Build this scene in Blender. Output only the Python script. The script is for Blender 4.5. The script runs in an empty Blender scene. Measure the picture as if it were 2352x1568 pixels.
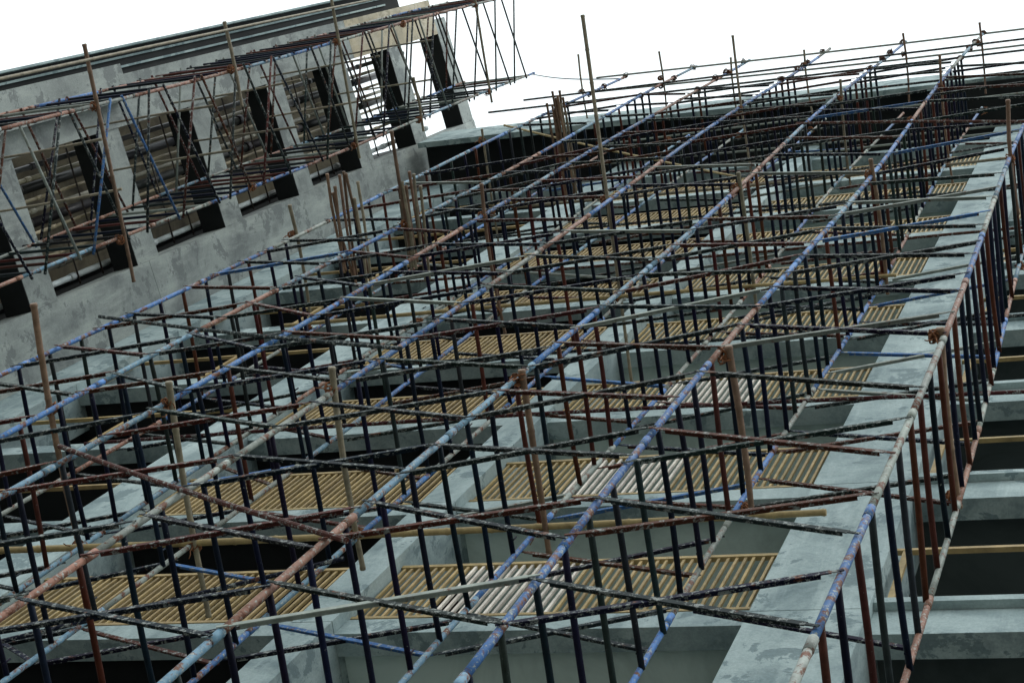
import bpy, math, random
import numpy as np
from mathutils import Matrix, Vector
random.seed(7); rng=np.random.RandomState(5)
S=bpy.context.scene
# ---------------------------------------------------------------- camera
F=4400.0
Z=np.array([1464,1184,-4400.]);Z/=np.linalg.norm(Z)
X=np.array([12476,936,4400.]);X-=Z*X.dot(Z);X/=np.linalg.norm(X)
Y=np.cross(Z,X)
cam=bpy.data.cameras.new("camera");co=bpy.data.objects.new("camera",cam);S.collection.objects.link(co)
cam.sensor_width=36;cam.lens=36*F/2352;cam.clip_end=5000;cam.clip_start=0.05
m=Matrix.Identity(4)
for i,a in enumerate((X,Y,Z)):
    for j in range(3): m[i][j]=a[j]
co.matrix_world=m
S.camera=co
# ---------------------------------------------------------------- materials
def mat(name):
    M=bpy.data.materials.new(name);M.use_nodes=True
    nt=M.node_tree;b=nt.nodes["Principled BSDF"];return M,nt,b
def N(nt,t,**k):
    n=nt.nodes.new(t)
    for a,v in k.items(): setattr(n,a,v)
    return n
def noise(nt,vec,scale,detail=4,rough=.6,dist=0):
    n=N(nt,'ShaderNodeTexNoise');n.inputs['Scale'].default_value=scale;n.inputs['Detail'].default_value=detail
    n.inputs['Roughness'].default_value=rough;n.inputs['Distortion'].default_value=dist
    nt.links.new(vec,n.inputs['Vector']);return n.outputs['Fac']
def ramp(nt,f,a,b,ca=(0,0,0,1),cb=(1,1,1,1)):
    r=N(nt,'ShaderNodeValToRGB');r.color_ramp.elements[0].position=a;r.color_ramp.elements[1].position=b
    r.color_ramp.elements[0].color=ca;r.color_ramp.elements[1].color=cb
    nt.links.new(f,r.inputs[0]);return r.outputs[0]
def mix(nt,f,a,b,mode='MIX'):
    n=N(nt,'ShaderNodeMix',data_type='RGBA',blend_type=mode)
    for s,v in ((0,f),(6,a),(7,b)):
        if isinstance(v,(int,float)): n.inputs[s].default_value=v
        elif isinstance(v,tuple): n.inputs[s].default_value=v if len(v)==4 else (*v,1)
        else: nt.links.new(v,n.inputs[s])
    return n.outputs[2]
def coords(nt,scale=(1,1,1)):
    t=N(nt,'ShaderNodeTexCoord');mp=N(nt,'ShaderNodeMapping');mp.inputs['Scale'].default_value=scale
    nt.links.new(t.outputs['Object'],mp.inputs[0]);return mp.outputs[0]
def bump(nt,b,h,s=.3,d=.02):
    n=N(nt,'ShaderNodeBump');n.inputs['Strength'].default_value=s;n.inputs['Distance'].default_value=d
    nt.links.new(h,n.inputs['Height']);nt.links.new(n.outputs[0],b.inputs['Normal'])
def concrete(name,base,dark,light,rough=.85,stain=.85,simple=False):
    M,nt,b=mat(name);v=coords(nt);vs=coords(nt,(1,1,.18))
    c=mix(nt,ramp(nt,noise(nt,v,.9,5,.68,.6),.34,.58),dark,base)
    if not simple:
        c=mix(nt,ramp(nt,noise(nt,vs,2.3,5,.7,.3),.47,.74),c,light)
        st=ramp(nt,noise(nt,v,1.7,7,.72,.3),.555,.575)
        c=mix(nt,mix(nt,1.0,st,(stain,)*3,'MULTIPLY'),c,dark)
        c=mix(nt,.35,c,ramp(nt,noise(nt,v,40,2,.7),.3,.7,(.6,.6,.6,1),(1.15,1.15,1.15,1)),'MULTIPLY')
        bump(nt,b,noise(nt,v,18,4,.7),.3,.02)
    nt.links.new(c,b.inputs['Base Color']);b.inputs['Roughness'].default_value=rough
    b.inputs['Specular IOR Level'].default_value=.3
    return M
def paint(name,splat=.62,cem=(.36,.38,.35),rough=.5,sc=28,spec=.3,rustamt=.6,bm=True):
    M,nt,b=mat(name);v=coords(nt)
    a=N(nt,'ShaderNodeVertexColor');a.layer_name="Col"
    base=mix(nt,.6,a.outputs[0],ramp(nt,noise(nt,v,9,3,.7),.3,.7,(.35,.35,.35,1),(1.3,1.3,1.3,1)),'MULTIPLY')
    c=mix(nt,ramp(nt,noise(nt,v,7,4,.75),rustamt,rustamt+.06),base,(.12,.048,.028)) if bm else base
    c=mix(nt,ramp(nt,noise(nt,v,sc,4,.8),splat,splat+.05),c,cem)
    nt.links.new(c,b.inputs['Base Color']);b.inputs['Roughness'].default_value=rough
    b.inputs['Specular IOR Level'].default_value=spec
    return M
def vcol(name,rough=.7,sc=12,amt=.5,stretch=(1,1,1)):
    M,nt,b=mat(name);v=coords(nt,stretch)
    a=N(nt,'ShaderNodeVertexColor');a.layer_name="Col"
    c=mix(nt,amt,a.outputs[0],ramp(nt,noise(nt,v,sc,3,.7),.3,.72,(.35,.35,.35,1),(1.35,1.35,1.35,1)),'MULTIPLY')
    nt.links.new(c,b.inputs['Base Color']);b.inputs['Roughness'].default_value=rough
    b.inputs['Specular IOR Level'].default_value=.3
    return M
M_con=concrete("concrete_facade",(.34,.43,.435),(.16,.225,.24),(.46,.56,.56))
M_con2=concrete("concrete_fairface",(.31,.345,.33),(.17,.19,.19),(.43,.47,.44))
M_conw=concrete("concrete_fairface_warm_lit",(.46,.40,.28),(.3,.27,.2),(.54,.50,.42))  # warm light on the upper pier head, painted into the concrete colour
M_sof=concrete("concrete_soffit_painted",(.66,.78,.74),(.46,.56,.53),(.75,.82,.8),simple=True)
M_dark=concrete("concrete_raw_and_shade",(.015,.018,.019),(.008,.010,.011),(.035,.038,.038),simple=True)  # near-black concrete; also serves as painted shade under the wing beams
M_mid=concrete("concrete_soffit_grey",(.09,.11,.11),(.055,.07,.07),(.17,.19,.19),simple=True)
M_warm=concrete("plaster_warm",(.22,.19,.13),(.07,.06,.045),(.3,.25,.17),simple=True)
M_steel=paint("painted_steel",.56,(.28,.31,.29),.6,30,.2,.53)
M_rung=paint("painted_steel_dark",.665,(.22,.25,.24),.55,30,.12,bm=False)
M_brace=paint("cement_splashed_steel",.54,(.24,.26,.25),.65,22,.12)
M_bam=vcol("bamboo",.6,10,.6)
M_rope=vcol("coir_rope",.95,40,.6)
M_tan=vcol("grille_paint",.55,4,.6)
M_pipe=vcol("plastic_pipe",.4,3,.5)
M_ground=concrete("site_ground",(.26,.25,.225),(.2,.19,.17),(.32,.31,.28))
Mg,ntg,bg=mat("window_glass");bg.inputs['Base Color'].default_value=(.02,.03,.035,1);bg.inputs['Roughness'].default_value=.12
# ---------------------------------------------------------------- mesh builder
class MB:
    def __init__(s): s.v=[];s.f=[];s.c=[];s.n=0
    def add(s,v,f,c):
        s.v.append(np.asarray(v,float));s.f+= [tuple(i+s.n for i in q) for q in f]
        s.c.append(np.tile(np.array([*c,1.]),(len(v),1)));s.n+=len(v)
    def path(s,pts,r,c,n=8,cap=True):
        pts=[np.array(p,float) for p in pts];k=len(pts)
        rs=r if hasattr(r,'__len__') else [r]*k
        V=[];t0=pts[-1]-pts[0];t0/=(np.linalg.norm(t0)+1e-9)
        a=np.array([0,0,1.]) if abs(t0[2])<.9 else np.array([1.,0,0])
        for i in range(k):
            t=pts[min(i+1,k-1)]-pts[max(i-1,0)];t/=(np.linalg.norm(t)+1e-9)
            u=np.cross(a,t);u/=(np.linalg.norm(u)+1e-9);w=np.cross(t,u)
            for j in range(n):
                g=2*math.pi*j/n;V.append(pts[i]+rs[i]*(math.cos(g)*u+math.sin(g)*w))
        Fc=[(i*n+j,i*n+(j+1)%n,(i+1)*n+(j+1)%n,(i+1)*n+j) for i in range(k-1) for j in range(n)]
        if cap: Fc+=[tuple(range(n-1,-1,-1)),tuple(range((k-1)*n,k*n))]
        s.add(V,Fc,c)
    def tube(s,a,b,r,c,n=8,bend=0.,segs=1):
        a=np.array(a,float);b=np.array(b,float)
        if bend: segs=max(segs,5)
        o=rng.uniform(-1,1,3)*bend
        s.path([a+(b-a)*i/segs+o*math.sin(math.pi*i/segs) for i in range(segs+1)],r,c,n)
    def beam(s,a,b,w,h,c,up=(0,-1,0),off=(0,0)):
        a=np.array(a,float);b=np.array(b,float);t=b-a;t/=np.linalg.norm(t)
        u=np.cross(np.array(up,float),t);u/=np.linalg.norm(u);q=np.cross(t,u)
        V=[p+u*(off[0]+x*w/2)+q*(off[1]+y*h/2) for p in (a,b) for x,y in ((-1,-1),(1,-1),(1,1),(-1,1))]
        s.add(V,[(3,2,1,0),(4,5,6,7),(0,1,5,4),(1,2,6,5),(2,3,7,6),(3,0,4,7)],c)
    def angle(s,a,b,c,w=.042,th=.007):
        a=np.array(a,float);b=np.array(b,float);t=b-a;L=np.linalg.norm(t);t/=L
        s.beam(a+t*.05,b-t*.05,w,th,c);
        s.beam(a+t*.10,b-t*.10,th,w*.8,c,off=(w/2-th/2,-(w*.4+th/2)))
        s.beam(a-t*.02,a+t*.05,w*.55,th,c);s.beam(b-t*.05,b+t*.02,w*.55,th,c)
    def box(s,x0,x1,y0,y1,z0,z1,c=(.5,.5,.5),T=None):
        V=[(x,y,z) for z in (z0,z1) for x,y in ((x0,y0),(x1,y0),(x1,y1),(x0,y1))]
        if T: V=[T(*p) for p in V]
        s.add(V,[(3,2,1,0),(4,5,6,7),(0,1,5,4),(1,2,6,5),(2,3,7,6),(3,0,4,7)],c)
    def bamboo(s,a,b,r,c,bend=.03,node=.38):
        a=np.array(a,float);b=np.array(b,float);L=np.linalg.norm(b-a);k=max(2,int(L/node))
        o=rng.uniform(-1,1,3)*bend;P=[];R=[]
        for i in range(k+1):
            t=i/k;p=a+(b-a)*t+o*math.sin(math.pi*t);rr=r*(1.08-.2*t)
            d=(b-a)/L*.02
            P+= [p-d,p,p+d];R+=[rr*.98,rr*1.16,rr*.98]
        s.path(P,R,c,8)
    def knot(s,p,r=.036,c=(.20,.085,.04)):
        p=np.array(p,float)
        for i in range(9):
            ax=rng.normal(size=3);ax/=np.linalg.norm(ax);u=np.cross(ax,[.3,.5,.8]);u/=np.linalg.norm(u);w=np.cross(ax,u)
            rr=r*rng.uniform(.9,1.6);q=p+rng.uniform(-.02,.02,3)
            P=[q+rr*(math.cos(g)*u+math.sin(g)*w) for g in np.linspace(0,2*math.pi*.97,9)]
            s.path(P,.0075,tuple(np.array(c)*rng.uniform(.6,1.5)),5)
        for i in range(random.choice([1,2,2])):
            P=[p];d=np.array([rng.uniform(-.3,.3),rng.uniform(-.3,.3),-1])
            for j in range(4): P.append(P[-1]+d*.05+rng.uniform(-.02,.02,3))
            s.path(P,.005,c,4)
    def obj(s,name,mt,parent=None,smooth=False):
        me=bpy.data.meshes.new(name);me.from_pydata(np.vstack(s.v).tolist(),[],s.f);me.update()
        at=me.color_attributes.new("Col",'FLOAT_COLOR','POINT');at.data.foreach_set('color',np.vstack(s.c).ravel())
        if smooth: me.polygons.foreach_set('use_smooth',[len(p.vertices)==4 for p in me.polygons])
        me.materials.append(mt);o=bpy.data.objects.new(name,me);S.collection.objects.link(o)
        if parent: o.parent=parent
        return o
def empty(name):
    e=bpy.data.objects.new(name,None);S.collection.objects.link(e);return e
def jc(c,a=.25): return tuple(np.clip(np.array(c)*rng.uniform(1-a,1+a)+rng.uniform(-.004,.004,3),.003,1))
G0=-1.6
# ---------------------------------------------------------------- ground
g=MB();g.box(-1500,1500,-1500,1500,G0-.5,G0);g.obj("ground",M_ground)
# ---------------------------------------------------------------- main building
B=empty("concrete_apartment_building")
FH=3.34;LT=16.55
def zslab(k): return LT-1.4+FH*k
cols=[(-3.62,-2.62),(-7.87,-7.46),(-12.28,-11.56),(-17.0,-16.1),(1.6,2.6),(6.4,7.0)]
con=MB()
for (a,b) in cols:
    con.box(a+.02,b-.02,5.9,6.6,G0,43.6)
    z=G0
    for k in range(-5,9):
        z1=zslab(k)+2.99 if k<8 else 43.6
        con.box(a,b,5.86,6.62,z+.006,z1-.006);z=z1
con.obj("columns",M_con,B)
edge=MB();sofA=MB();sofB=MB();sofR=MB();gr=MB();bw=MB();gl=MB()
bays=[(-7.46,-3.62,'A'),(-11.56,-7.87,'B'),(-16.1,-12.28,'C'),(-2.62,1.6,'R'),(2.6,6.4,'R')]
tan=(.40,.295,.135)
for k in range(-5,9):
    zt=zslab(k)
    for a,b,t in bays:
        th=.36 if t!='R' else .62
        lo=zt-th
        edge.box(a+.002,b-.002,5.98,6.2,lo,zt-.02)
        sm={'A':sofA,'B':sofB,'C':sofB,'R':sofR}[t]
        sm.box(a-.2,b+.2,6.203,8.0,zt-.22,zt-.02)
        if t=='R': edge.box(a+.002,b-.002,5.90,5.977,zt-.12,zt-.015)
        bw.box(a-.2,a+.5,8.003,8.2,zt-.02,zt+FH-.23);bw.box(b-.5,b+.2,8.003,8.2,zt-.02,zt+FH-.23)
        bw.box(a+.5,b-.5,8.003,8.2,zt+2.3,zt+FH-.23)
        gl.box(a+.5,b-.5,8.08,8.12,zt-.02,zt+2.3)
        if k>=8: continue
        if t in 'AB':
            gr.box(a+.003,b-.003,5.985,6.035,zt+1.34,zt+1.40,jc(tan,.1))
            gr.box(a+.003,b-.003,5.985,6.035,zt+.02,zt+.07,jc(tan,.1))
            n=int((b-a)/.083)
            for i in range(n):
                x=a+.04+i*(b-a-.08)/(n-1)
                d=rng.uniform(-.006,.006)
                litbar=(t=='A' and .2+.05*k<(x-a)/(b-a)<.5+.07*k and k in(0,1,2))
                c=(.74,.68,.60) if litbar else tan  # paler bars: stronger light put into the grille colour
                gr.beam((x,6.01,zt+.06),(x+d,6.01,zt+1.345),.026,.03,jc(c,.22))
        elif t=='C' or t=='R':
            gr.box(a+.003,b-.003,5.985,6.035,zt+1.35,zt+1.40,jc(tan,.1))
            for x in np.linspace(a+.1,b-.1,4 if t=='R' else 3):
                gr.box(x-.03,x+.03,5.99,6.03,zt+.0,zt+1.349,jc(tan,.1))
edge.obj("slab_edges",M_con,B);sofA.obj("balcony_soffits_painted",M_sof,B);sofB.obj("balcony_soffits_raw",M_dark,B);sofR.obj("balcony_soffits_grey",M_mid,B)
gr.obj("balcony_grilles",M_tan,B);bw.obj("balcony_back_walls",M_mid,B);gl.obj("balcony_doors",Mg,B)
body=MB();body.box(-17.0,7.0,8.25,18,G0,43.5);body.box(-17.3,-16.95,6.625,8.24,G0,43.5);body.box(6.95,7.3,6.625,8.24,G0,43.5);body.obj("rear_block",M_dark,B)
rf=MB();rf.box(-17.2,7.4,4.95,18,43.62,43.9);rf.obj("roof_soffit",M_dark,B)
rf=MB();rf.box(-17.2,-4.6,4.82,4.947,43.1,45.0);rf.box(-4.6,7.4,4.87,4.947,43.7,44.1)
rf.box(-17.2,7.4,4.95,5.15,43.905,44.5);rf.obj("roof_fascia",M_con,B)
rf=MB();rf.box(-17.0,7.2,5.5,5.7,44.5,46.4);rf.box(-17.0,7.2,5.16,5.5,44.51,44.6);rf.obj("roof_parapet",M_dark,B)
# ---------------------------------------------------------------- side wing (left)
W=empty("concrete_apartment_building")
cx,cy=-17.3,6.0;tx,ty=-.138,-.9904
def TW(s,n,h): return (cx+tx*s-ty*n*1.0, cy+ty*s+tx*n*1.0, h)
w=MB()
for a,b in ((G0,9.),(9,19.5),(19.5,30.),(30,38.5),(38.5,48)): w.box(0,1.1,-.55,0,a+.006,b-.006,T=TW)
w.box(.03,1.08,-.5,-.015,G0,47.9,T=TW)
for a,b in ((G0,9.),(9,19.5),(19.5,30.),(30,38.5)): w.box(3.52,4.42,-.55,0,a+.006,b-.006,T=TW)
w.box(3.55,4.38,-.5,-.02,G0,47.1,T=TW)
ww=MB();ww.box(3.52,4.42,-.55,0,41.5,47.2,T=TW);ww.obj("frame_pier_head",M_conw,W)
w.box(3.52,4.42,-.55,0,38.506,41.49,T=TW)
w.box(3.95,4.6,.003,.25,G0,30.7,T=TW)
tops=[26.9+3.515*k for k in range(-8,7)]
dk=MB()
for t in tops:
    w.box(1.103,3.517,-.52,-.02,t-.78,t,T=TW)
    dk.box(1.105,3.515,-.52,-.022,t-.80,t-.783,T=TW)  # thin dark sheet standing in for the shade under each beam
w.box(3.0,3.9,-.55,-.003,47.21,48.0,T=TW)
w.obj("frame_piers_and_beams",M_con2,W);dk.obj("beam_underside_shade",M_dark,W)
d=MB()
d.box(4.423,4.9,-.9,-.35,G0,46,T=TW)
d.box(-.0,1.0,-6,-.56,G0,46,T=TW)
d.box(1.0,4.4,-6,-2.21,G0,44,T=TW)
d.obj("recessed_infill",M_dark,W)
d=MB()
d.box(4.9,4.94,-.6,-.1,G0,46.5,T=TW)
for s in (4.55,4.72): d.box(s,s+.04,-.349,-.30,G0,45,T=TW)
d.obj("edge_fins",M_con,W)
d=MB();d.box(1.103,4.4,-2.2,-1.9,G0,44.3,T=TW);d.obj("shaft_back_wall",M_warm,W)
p=MB()
for s,n,r,c in ((1.28,-.75,.055,(.5,.55,.55)),(1.55,-.9,.05,(.14,.13,.11)),(1.75,-.8,.035,(.5,.42,.28)),(1.95,-1.0,.05,(.05,.05,.05)),(2.2,-.8,.03,(.5,.42,.28)),(2.35,-1.3,.09,(.03,.03,.03)),(2.55,-1.1,.04,(.4,.38,.3)),(2.75,-.9,.03,(.5,.42,.28)),(2.95,-1.3,.09,(.03,.03,.03)),(3.1,-1.,.04,(.4,.36,.26)),(3.3,-.8,.05,(.06,.06,.06))):
    z=8.
    while z<45.5:
        p.tube(TW(s,n,z),TW(s,n,z+2.9),r,jc(c,.15),8);p.tube(TW(s,n,z+2.84),TW(s,n,z+3.02),r*1.25,jc(c,.15),8);z+=2.95
for t in tops[3:-1]:
    for q in (.9,1.7): p.tube(TW(1.12,-.68,t-q),TW(3.5,-.68,t-q+.1),.018,(.05,.04,.035),6)
p.obj("drain_pipes",M_pipe,W,True)
# ---------------------------------------------------------------- scaffolding
blue=(.055,.15,.36);lblue=(.13,.24,.33);pink=(.24,.12,.085);grey=(.24,.27,.245);navy=(.005,.009,.022);rust=(.07,.021,.014);dteal=(.018,.027,.028)
def pick(*cw):
    t=random.random()*sum(w for _,w in cw)
    for c,w_ in cw:
        t-=w_
        if t<=0: return jc(c,.25)
    return jc(cw[-1][0])
def standard(mb,fx,fy,z0,z1,r=.025,wt=(5,3,1.9,2.4)):
    z=z0+random.random()*1.0
    zs=[z0]+list(np.arange(z,z1,1.9))+[z1]
    for a,b in zip(zs[:-1],zs[1:]):
        if b-a<.2: continue
        c=pick((blue,wt[0]),(lblue,wt[1]),(pink,wt[2]),(grey,wt[3]))
        k=4;P=[(fx(a+(b-a)*i/k),fy(a+(b-a)*i/k),a+(b-a)*i/k) for i in range(k+1)]
        mb.path(P,r,c,10)
        mb.tube((fx(b-.08),fy(b-.08),b-.08),(fx(b+.08),fy(b+.08),b+.08),r*1.14,jc(c,.2),10)
A=empty("steel_scaffolding")
XS=[-10.7,-9.2,-8.15,-6.58,-4.98,-3.39,-1.75]
YO,YI=3.47,4.72
TOP=[38.8,39.3,39.6,39.9,39.5,38.6,37.6]
fxs=[];fyo=[];fyi=[]
for x in XS:
    p1,p2=random.uniform(0,6),random.uniform(0,6)
    fxs.append(lambda z,x=x,p=p1:x+.035*math.sin(z*.35+p));fyo.append(lambda z,p=p2:YO+.03*math.sin(z*.3+p));fyi.append(lambda z,p=p2:YI+.03*math.sin(z*.3+p))
st=MB();ru=MB();br=MB()
for i,x in enumerate(XS):
    standard(st,fxs[i],fyo[i],G0,TOP[i]);standard(st,fxs[i],fyi[i],G0,TOP[i]-1.5,.023)
    z=G0+.45
    while z<TOP[i]-4:
        c=pick((navy,7),(rust,2.5),(dteal,2))
        zz=z+rng.uniform(-.035,.035)
        if random.random()<.95: ru.tube((fxs[i](zz),fyo[i](zz),zz),(fxs[i](zz)+rng.uniform(-.02,.02),fyi[i](zz),zz+rng.uniform(-.035,.035)),.022,c,8,.012)
        if random.random()<.4: ru.tube((fxs[i](zz)+.0,fyi[i](zz)-.12,zz),(fxs[i](zz)+.0,fyi[i](zz)-.12,zz+.1),.008,c,5)
        z+=.575
for i in range(len(XS)-1):
    for pl,(fa,fb) in enumerate(((fyo[i],fyo[i+1]),(fyi[i],fyi[i+1]))):
        z=8.5-1.4*7
        while z<TOP[i]-5:
            for s in (0,1):
                if random.random()<((.08 if z<20 else .28) if pl==0 else (.22 if z<20 else .6)): continue
                h0=z+(.0 if s==0 else .7)+rng.uniform(-.09,.09);h1=z+(.7 if s==0 else 0.)+rng.uniform(-.09,.09)
                c=pick((dteal,4),(rust,3),(blue,.8),(grey,.9),(navy,2.5))
                o=-.034 if pl==0 else .03
                br.angle((fxs[i](h0),fa(h0)+o-.006*s,h0),(fxs[i+1](h1),fb(h1)+o-.006*s,h1),c)
            z+=1.4
for x0,h0,x1,h1,y,c in ((-10.9,17.5,-6.4,14.9,YO-.06,dteal),(-8.3,12.4,-4.8,9.9,YO-.06,rust),(-10.8,26.,-6.4,23.2,YI-.06,grey),(-6.7,18.8,-3.2,21.4,YI-.06,dteal),(-5.1,27.5,-1.6,25.,YO-.06,rust),(-9.3,11.,-6.4,13.1,YI-.06,navy),(-6.7,29.5,-1.6,32.4,YI-.06,dteal)):
    br.tube((x0,y,h0),(x1,y,h1),.02,jc(c),8,.03)
lg=MB()
for h,y,x0,x1 in ((34.4,YO-.05,-12.2,5),(36.0,YO-.05,-12.0,6),(37.1,YO+.05,-11.3,6),(38.1,YI,-11.,6),(38.9,YO-.06,-11.3,6),(35.2,YI,-11.4,6),(33.2,YI+.05,-11,5),(32.0,YO+.05,-7.5,4),(36.9,YI+.06,-9,6)):
    lg.tube((x0,y,h),(x1,y,h+rng.uniform(-.3,.6)),.02,pick((grey,2.5),(dteal,3),(pink,.7)),8,.12,8)
for h,y in ((17.2,YI),(20.0,YI+.05),(25.1,YI+.05),(27.8,YI)):
    lg.tube((-11.2,y,h),(-1.2,y,h+rng.uniform(-.2,.3)),.02,pick((grey,1),(dteal,3),(rust,1)),8,.06,8)
st.obj("standards",M_steel,A,True);ru.obj("frame_rungs",M_rung,A,True);br.obj("cross_braces",M_brace,A);lg.obj("ledger_pipes",M_brace,A,True)
bb=MB();kn=MB()
bt=(.40,.31,.15);bg_=(.24,.21,.15);bbr=(.19,.12,.08)
for h,x0,x1,y in ((13.75,-13.5,-2.7,4.68),(22.3,-11.2,-3.2,4.68),(30.6,-11.2,-1.,4.68)):
    bb.bamboo((x0,y,h),(x1,y,h+.05),.032 if h<20 else .026,jc(bt if h<25 else bg_,.1),.05)
ties=[(-9.28,13.82,2.55,5.05,bbr),(-8.1,13.76,3.3,5.35,bg_),(-6.64,13.85,3.3,5.0,bg_),(-5.0,13.8,3.42,4.9,bbr),(-3.4,14.1,3.42,4.8,bbr),(-1.8,14.2,3.42,4.8,bbr),
(-10.8,22.2,3.1,4.5,bg_),(-9.2,22.1,2.3,3.95,bbr),(-6.66,22.5,1.22,6.0,bg_),(-8.2,22.3,3.1,5.0,bbr),(-4.98,22.4,3.3,5,bg_),(-3.4,22.4,3.3,4.9,bbr),(-1.8,22.5,2.8,4.1,bbr),
(-6.63,30.75,2.3,4.6,bg_),(-11.0,30.4,3.3,5.2,bg_),(-4.98,30.7,3.2,4.9,bg_),(-3.4,30.7,3.,5.,bbr),
(-9.64,37.7,2.95,4.2,bg_),(-11.1,36.95,2.75,4.0,bg_),(-4.68,36.7,3.1,4.4,bbr),(-3.3,37.0,3.1,4.4,bbr),(-6.6,36.9,3.2,4.4,bg_),(-8.1,37.2,3.2,4.4,bg_)]
for x,h,a,b,c in ties:
    r=.028 if h<20 else (.024 if h<25 else .02)
    bb.bamboo((x+.06,a,h),(x+.06+rng.uniform(-.03,.03),b,h+rng.uniform(-.06,.06)),r,jc(c,.2),.03)
    kn.knot((x+.02,YO,h));kn.knot((x+.02,YI,h))
for i,x in enumerate(XS):
    for h in (34.4,36.,37.1,38.9): kn.knot((fxs[i](h),YO-.02,h+.1),.036,(.10,.055,.04))
bb.bamboo((-11.6,3.6,33.5),(-6.15,4.2,28.1),.02,bt,.05)
for x0,h0,n,ya,yb in ((-9.65,30.6,12,2.9,4.5),(-10.0,22.4,8,2.85,4.15),(-9.1,22.2,9,2.9,4.1)):
    for i in range(n):
        x=x0+rng.uniform(-.2,.2);h=h0+rng.uniform(-.12,.12)
        bb.bamboo((x,ya+rng.uniform(-.1,.35),h),(x+rng.uniform(-.08,.08),yb+rng.uniform(-.2,.2),h+rng.uniform(-.1,.1)),.02,jc(random.choice([bg_,bbr,bbr]),.3),.02)
bb.obj("bamboo_ties",M_bam,A,True);kn.obj("rope_lashings",M_rope,A,True)
# ---- scaffold in front of the side wing
L=empty("steel_scaffolding")
XO,XI=-14.7,-16.45
st=MB();ru=MB();br=MB();bb=MB();kn=MB()
YS=[3.66,1.68]
for y in YS:
    for x,r in ((XO,.028),(XI,.025)):
        pa,pb=random.uniform(0,6),random.uniform(0,6)
        standard(st,lambda z,x=x:x+.04*math.sin(z*.3+pa),lambda z,y=y:y+.03*math.sin(z*.35+pb),G0,45.2 if x==XO else 44.8,r,(2.2,1.8,2.8,3.5))
    z=G0+.4
    while z<45:
        if random.random()<.93: ru.tube((XO,y,z),(XI-.1,y,z+rng.uniform(-.06,.06)),.023,pick((navy,4),(rust,2),(dteal,3),(grey,1)),8,.015)
        z+=.62
for x in (XO,XI):
    for ya,yb in zip(YS[:-1],YS[1:]):
        z=0.
        while z<43.5:
            for s in (0,1):
                if random.random()<.08: continue
                h0=z+(0 if s else 1.1)+rng.uniform(-.15,.15);h1=z+(1.1 if s else 0)+rng.uniform(-.15,.15)
                br.tube((x+.03+.012*s,ya+.05,h0),(x+.03+.012*s,yb-.05,h1),.021,pick((dteal,3),(navy,3),(rust,2.2),(grey,1.2),(blue,.8)),7)
            z+=1.4
st.obj("standards",M_steel,L,True);ru.obj("frame_rungs",M_rung,L,True);br.obj("cross_braces",M_brace,L,True)
for h,a,b,c in ((24.5,.8,4.3,bbr),(33.5,.2,3.9,bg_),(41.5,1.0,3.9,bg_),(29,.9,2.3,bg_),(37.,2.8,3.9,bg_)):
    bb.bamboo((XO+.07,a,h),(XO+.07,b,h+.1),.031,jc(c,.15),.03);kn.knot((XO+.03,1.68,h),.045);kn.knot((XO+.03,3.66,h),.045)
for h in (25,28.5,32,35.6,39.):
    for y in (2.2,3.0):
        bb.bamboo((XO-.2,y,h+rng.uniform(-.5,.5)),(XI-.9,y+.1,h+rng.uniform(-.5,.5)),.02,jc(bg_,.3),.03)
# long bamboo uprights lashed to the projecting ties
bb.bamboo((XO+.12,1.0,20.),(XO+.1,1.12,44.),.022,bg_,.12)
bb.obj("bamboo_ties",M_bam,L,True);kn.obj("rope_lashings",M_rope,L,True)
cb=MB();P=[]
for i in range(25):
    t=i/24;P.append((-14.65+3.9*t,3.66-.19*t,44.9-6.2*t-.45*math.sin(math.pi*t)))
cb.path(P,.014,(.05,.10,.13),6);cb.obj("cable",M_pipe,L,True)
# ---------------------------------------------------------------- light
wd=bpy.data.worlds.new("World");S.world=wd;wd.use_nodes=True;nt=wd.node_tree;bgn=nt.nodes["Background"]
sky=nt.nodes.new('ShaderNodeTexSky');sky.sky_type='NISHITA';sky.sun_disc=False
el,az=math.radians(58),math.radians(150)
sky.sun_elevation=el;sky.sun_rotation=az
hs=nt.nodes.new('ShaderNodeHueSaturation');hs.inputs['Saturation'].default_value=.12;hs.inputs['Value'].default_value=.15
nt.links.new(sky.outputs[0],hs.inputs['Color'])
mx=nt.nodes.new('ShaderNodeMix');mx.data_type='RGBA';mx.inputs[0].default_value=.8;mx.inputs[7].default_value=(1.12,1.23,1.26,1)
nt.links.new(hs.outputs[0],mx.inputs[6]);nt.links.new(mx.outputs[2],bgn.inputs['Color']);bgn.inputs['Strength'].default_value=1.35
sl=bpy.data.lights.new("sun",'SUN');so=bpy.data.objects.new("sun",sl);S.collection.objects.link(so)
sl.energy=1.0;sl.angle=math.radians(25);sl.color=(1,.97,.92)
dv=Vector((math.sin(az)*math.cos(el),math.cos(az)*math.cos(el),math.sin(el)))
so.rotation_euler=dv.to_track_quat('Z','Y').to_euler()
S.view_settings.view_transform='Standard';S.view_settings.look='None';S.view_settings.exposure=0
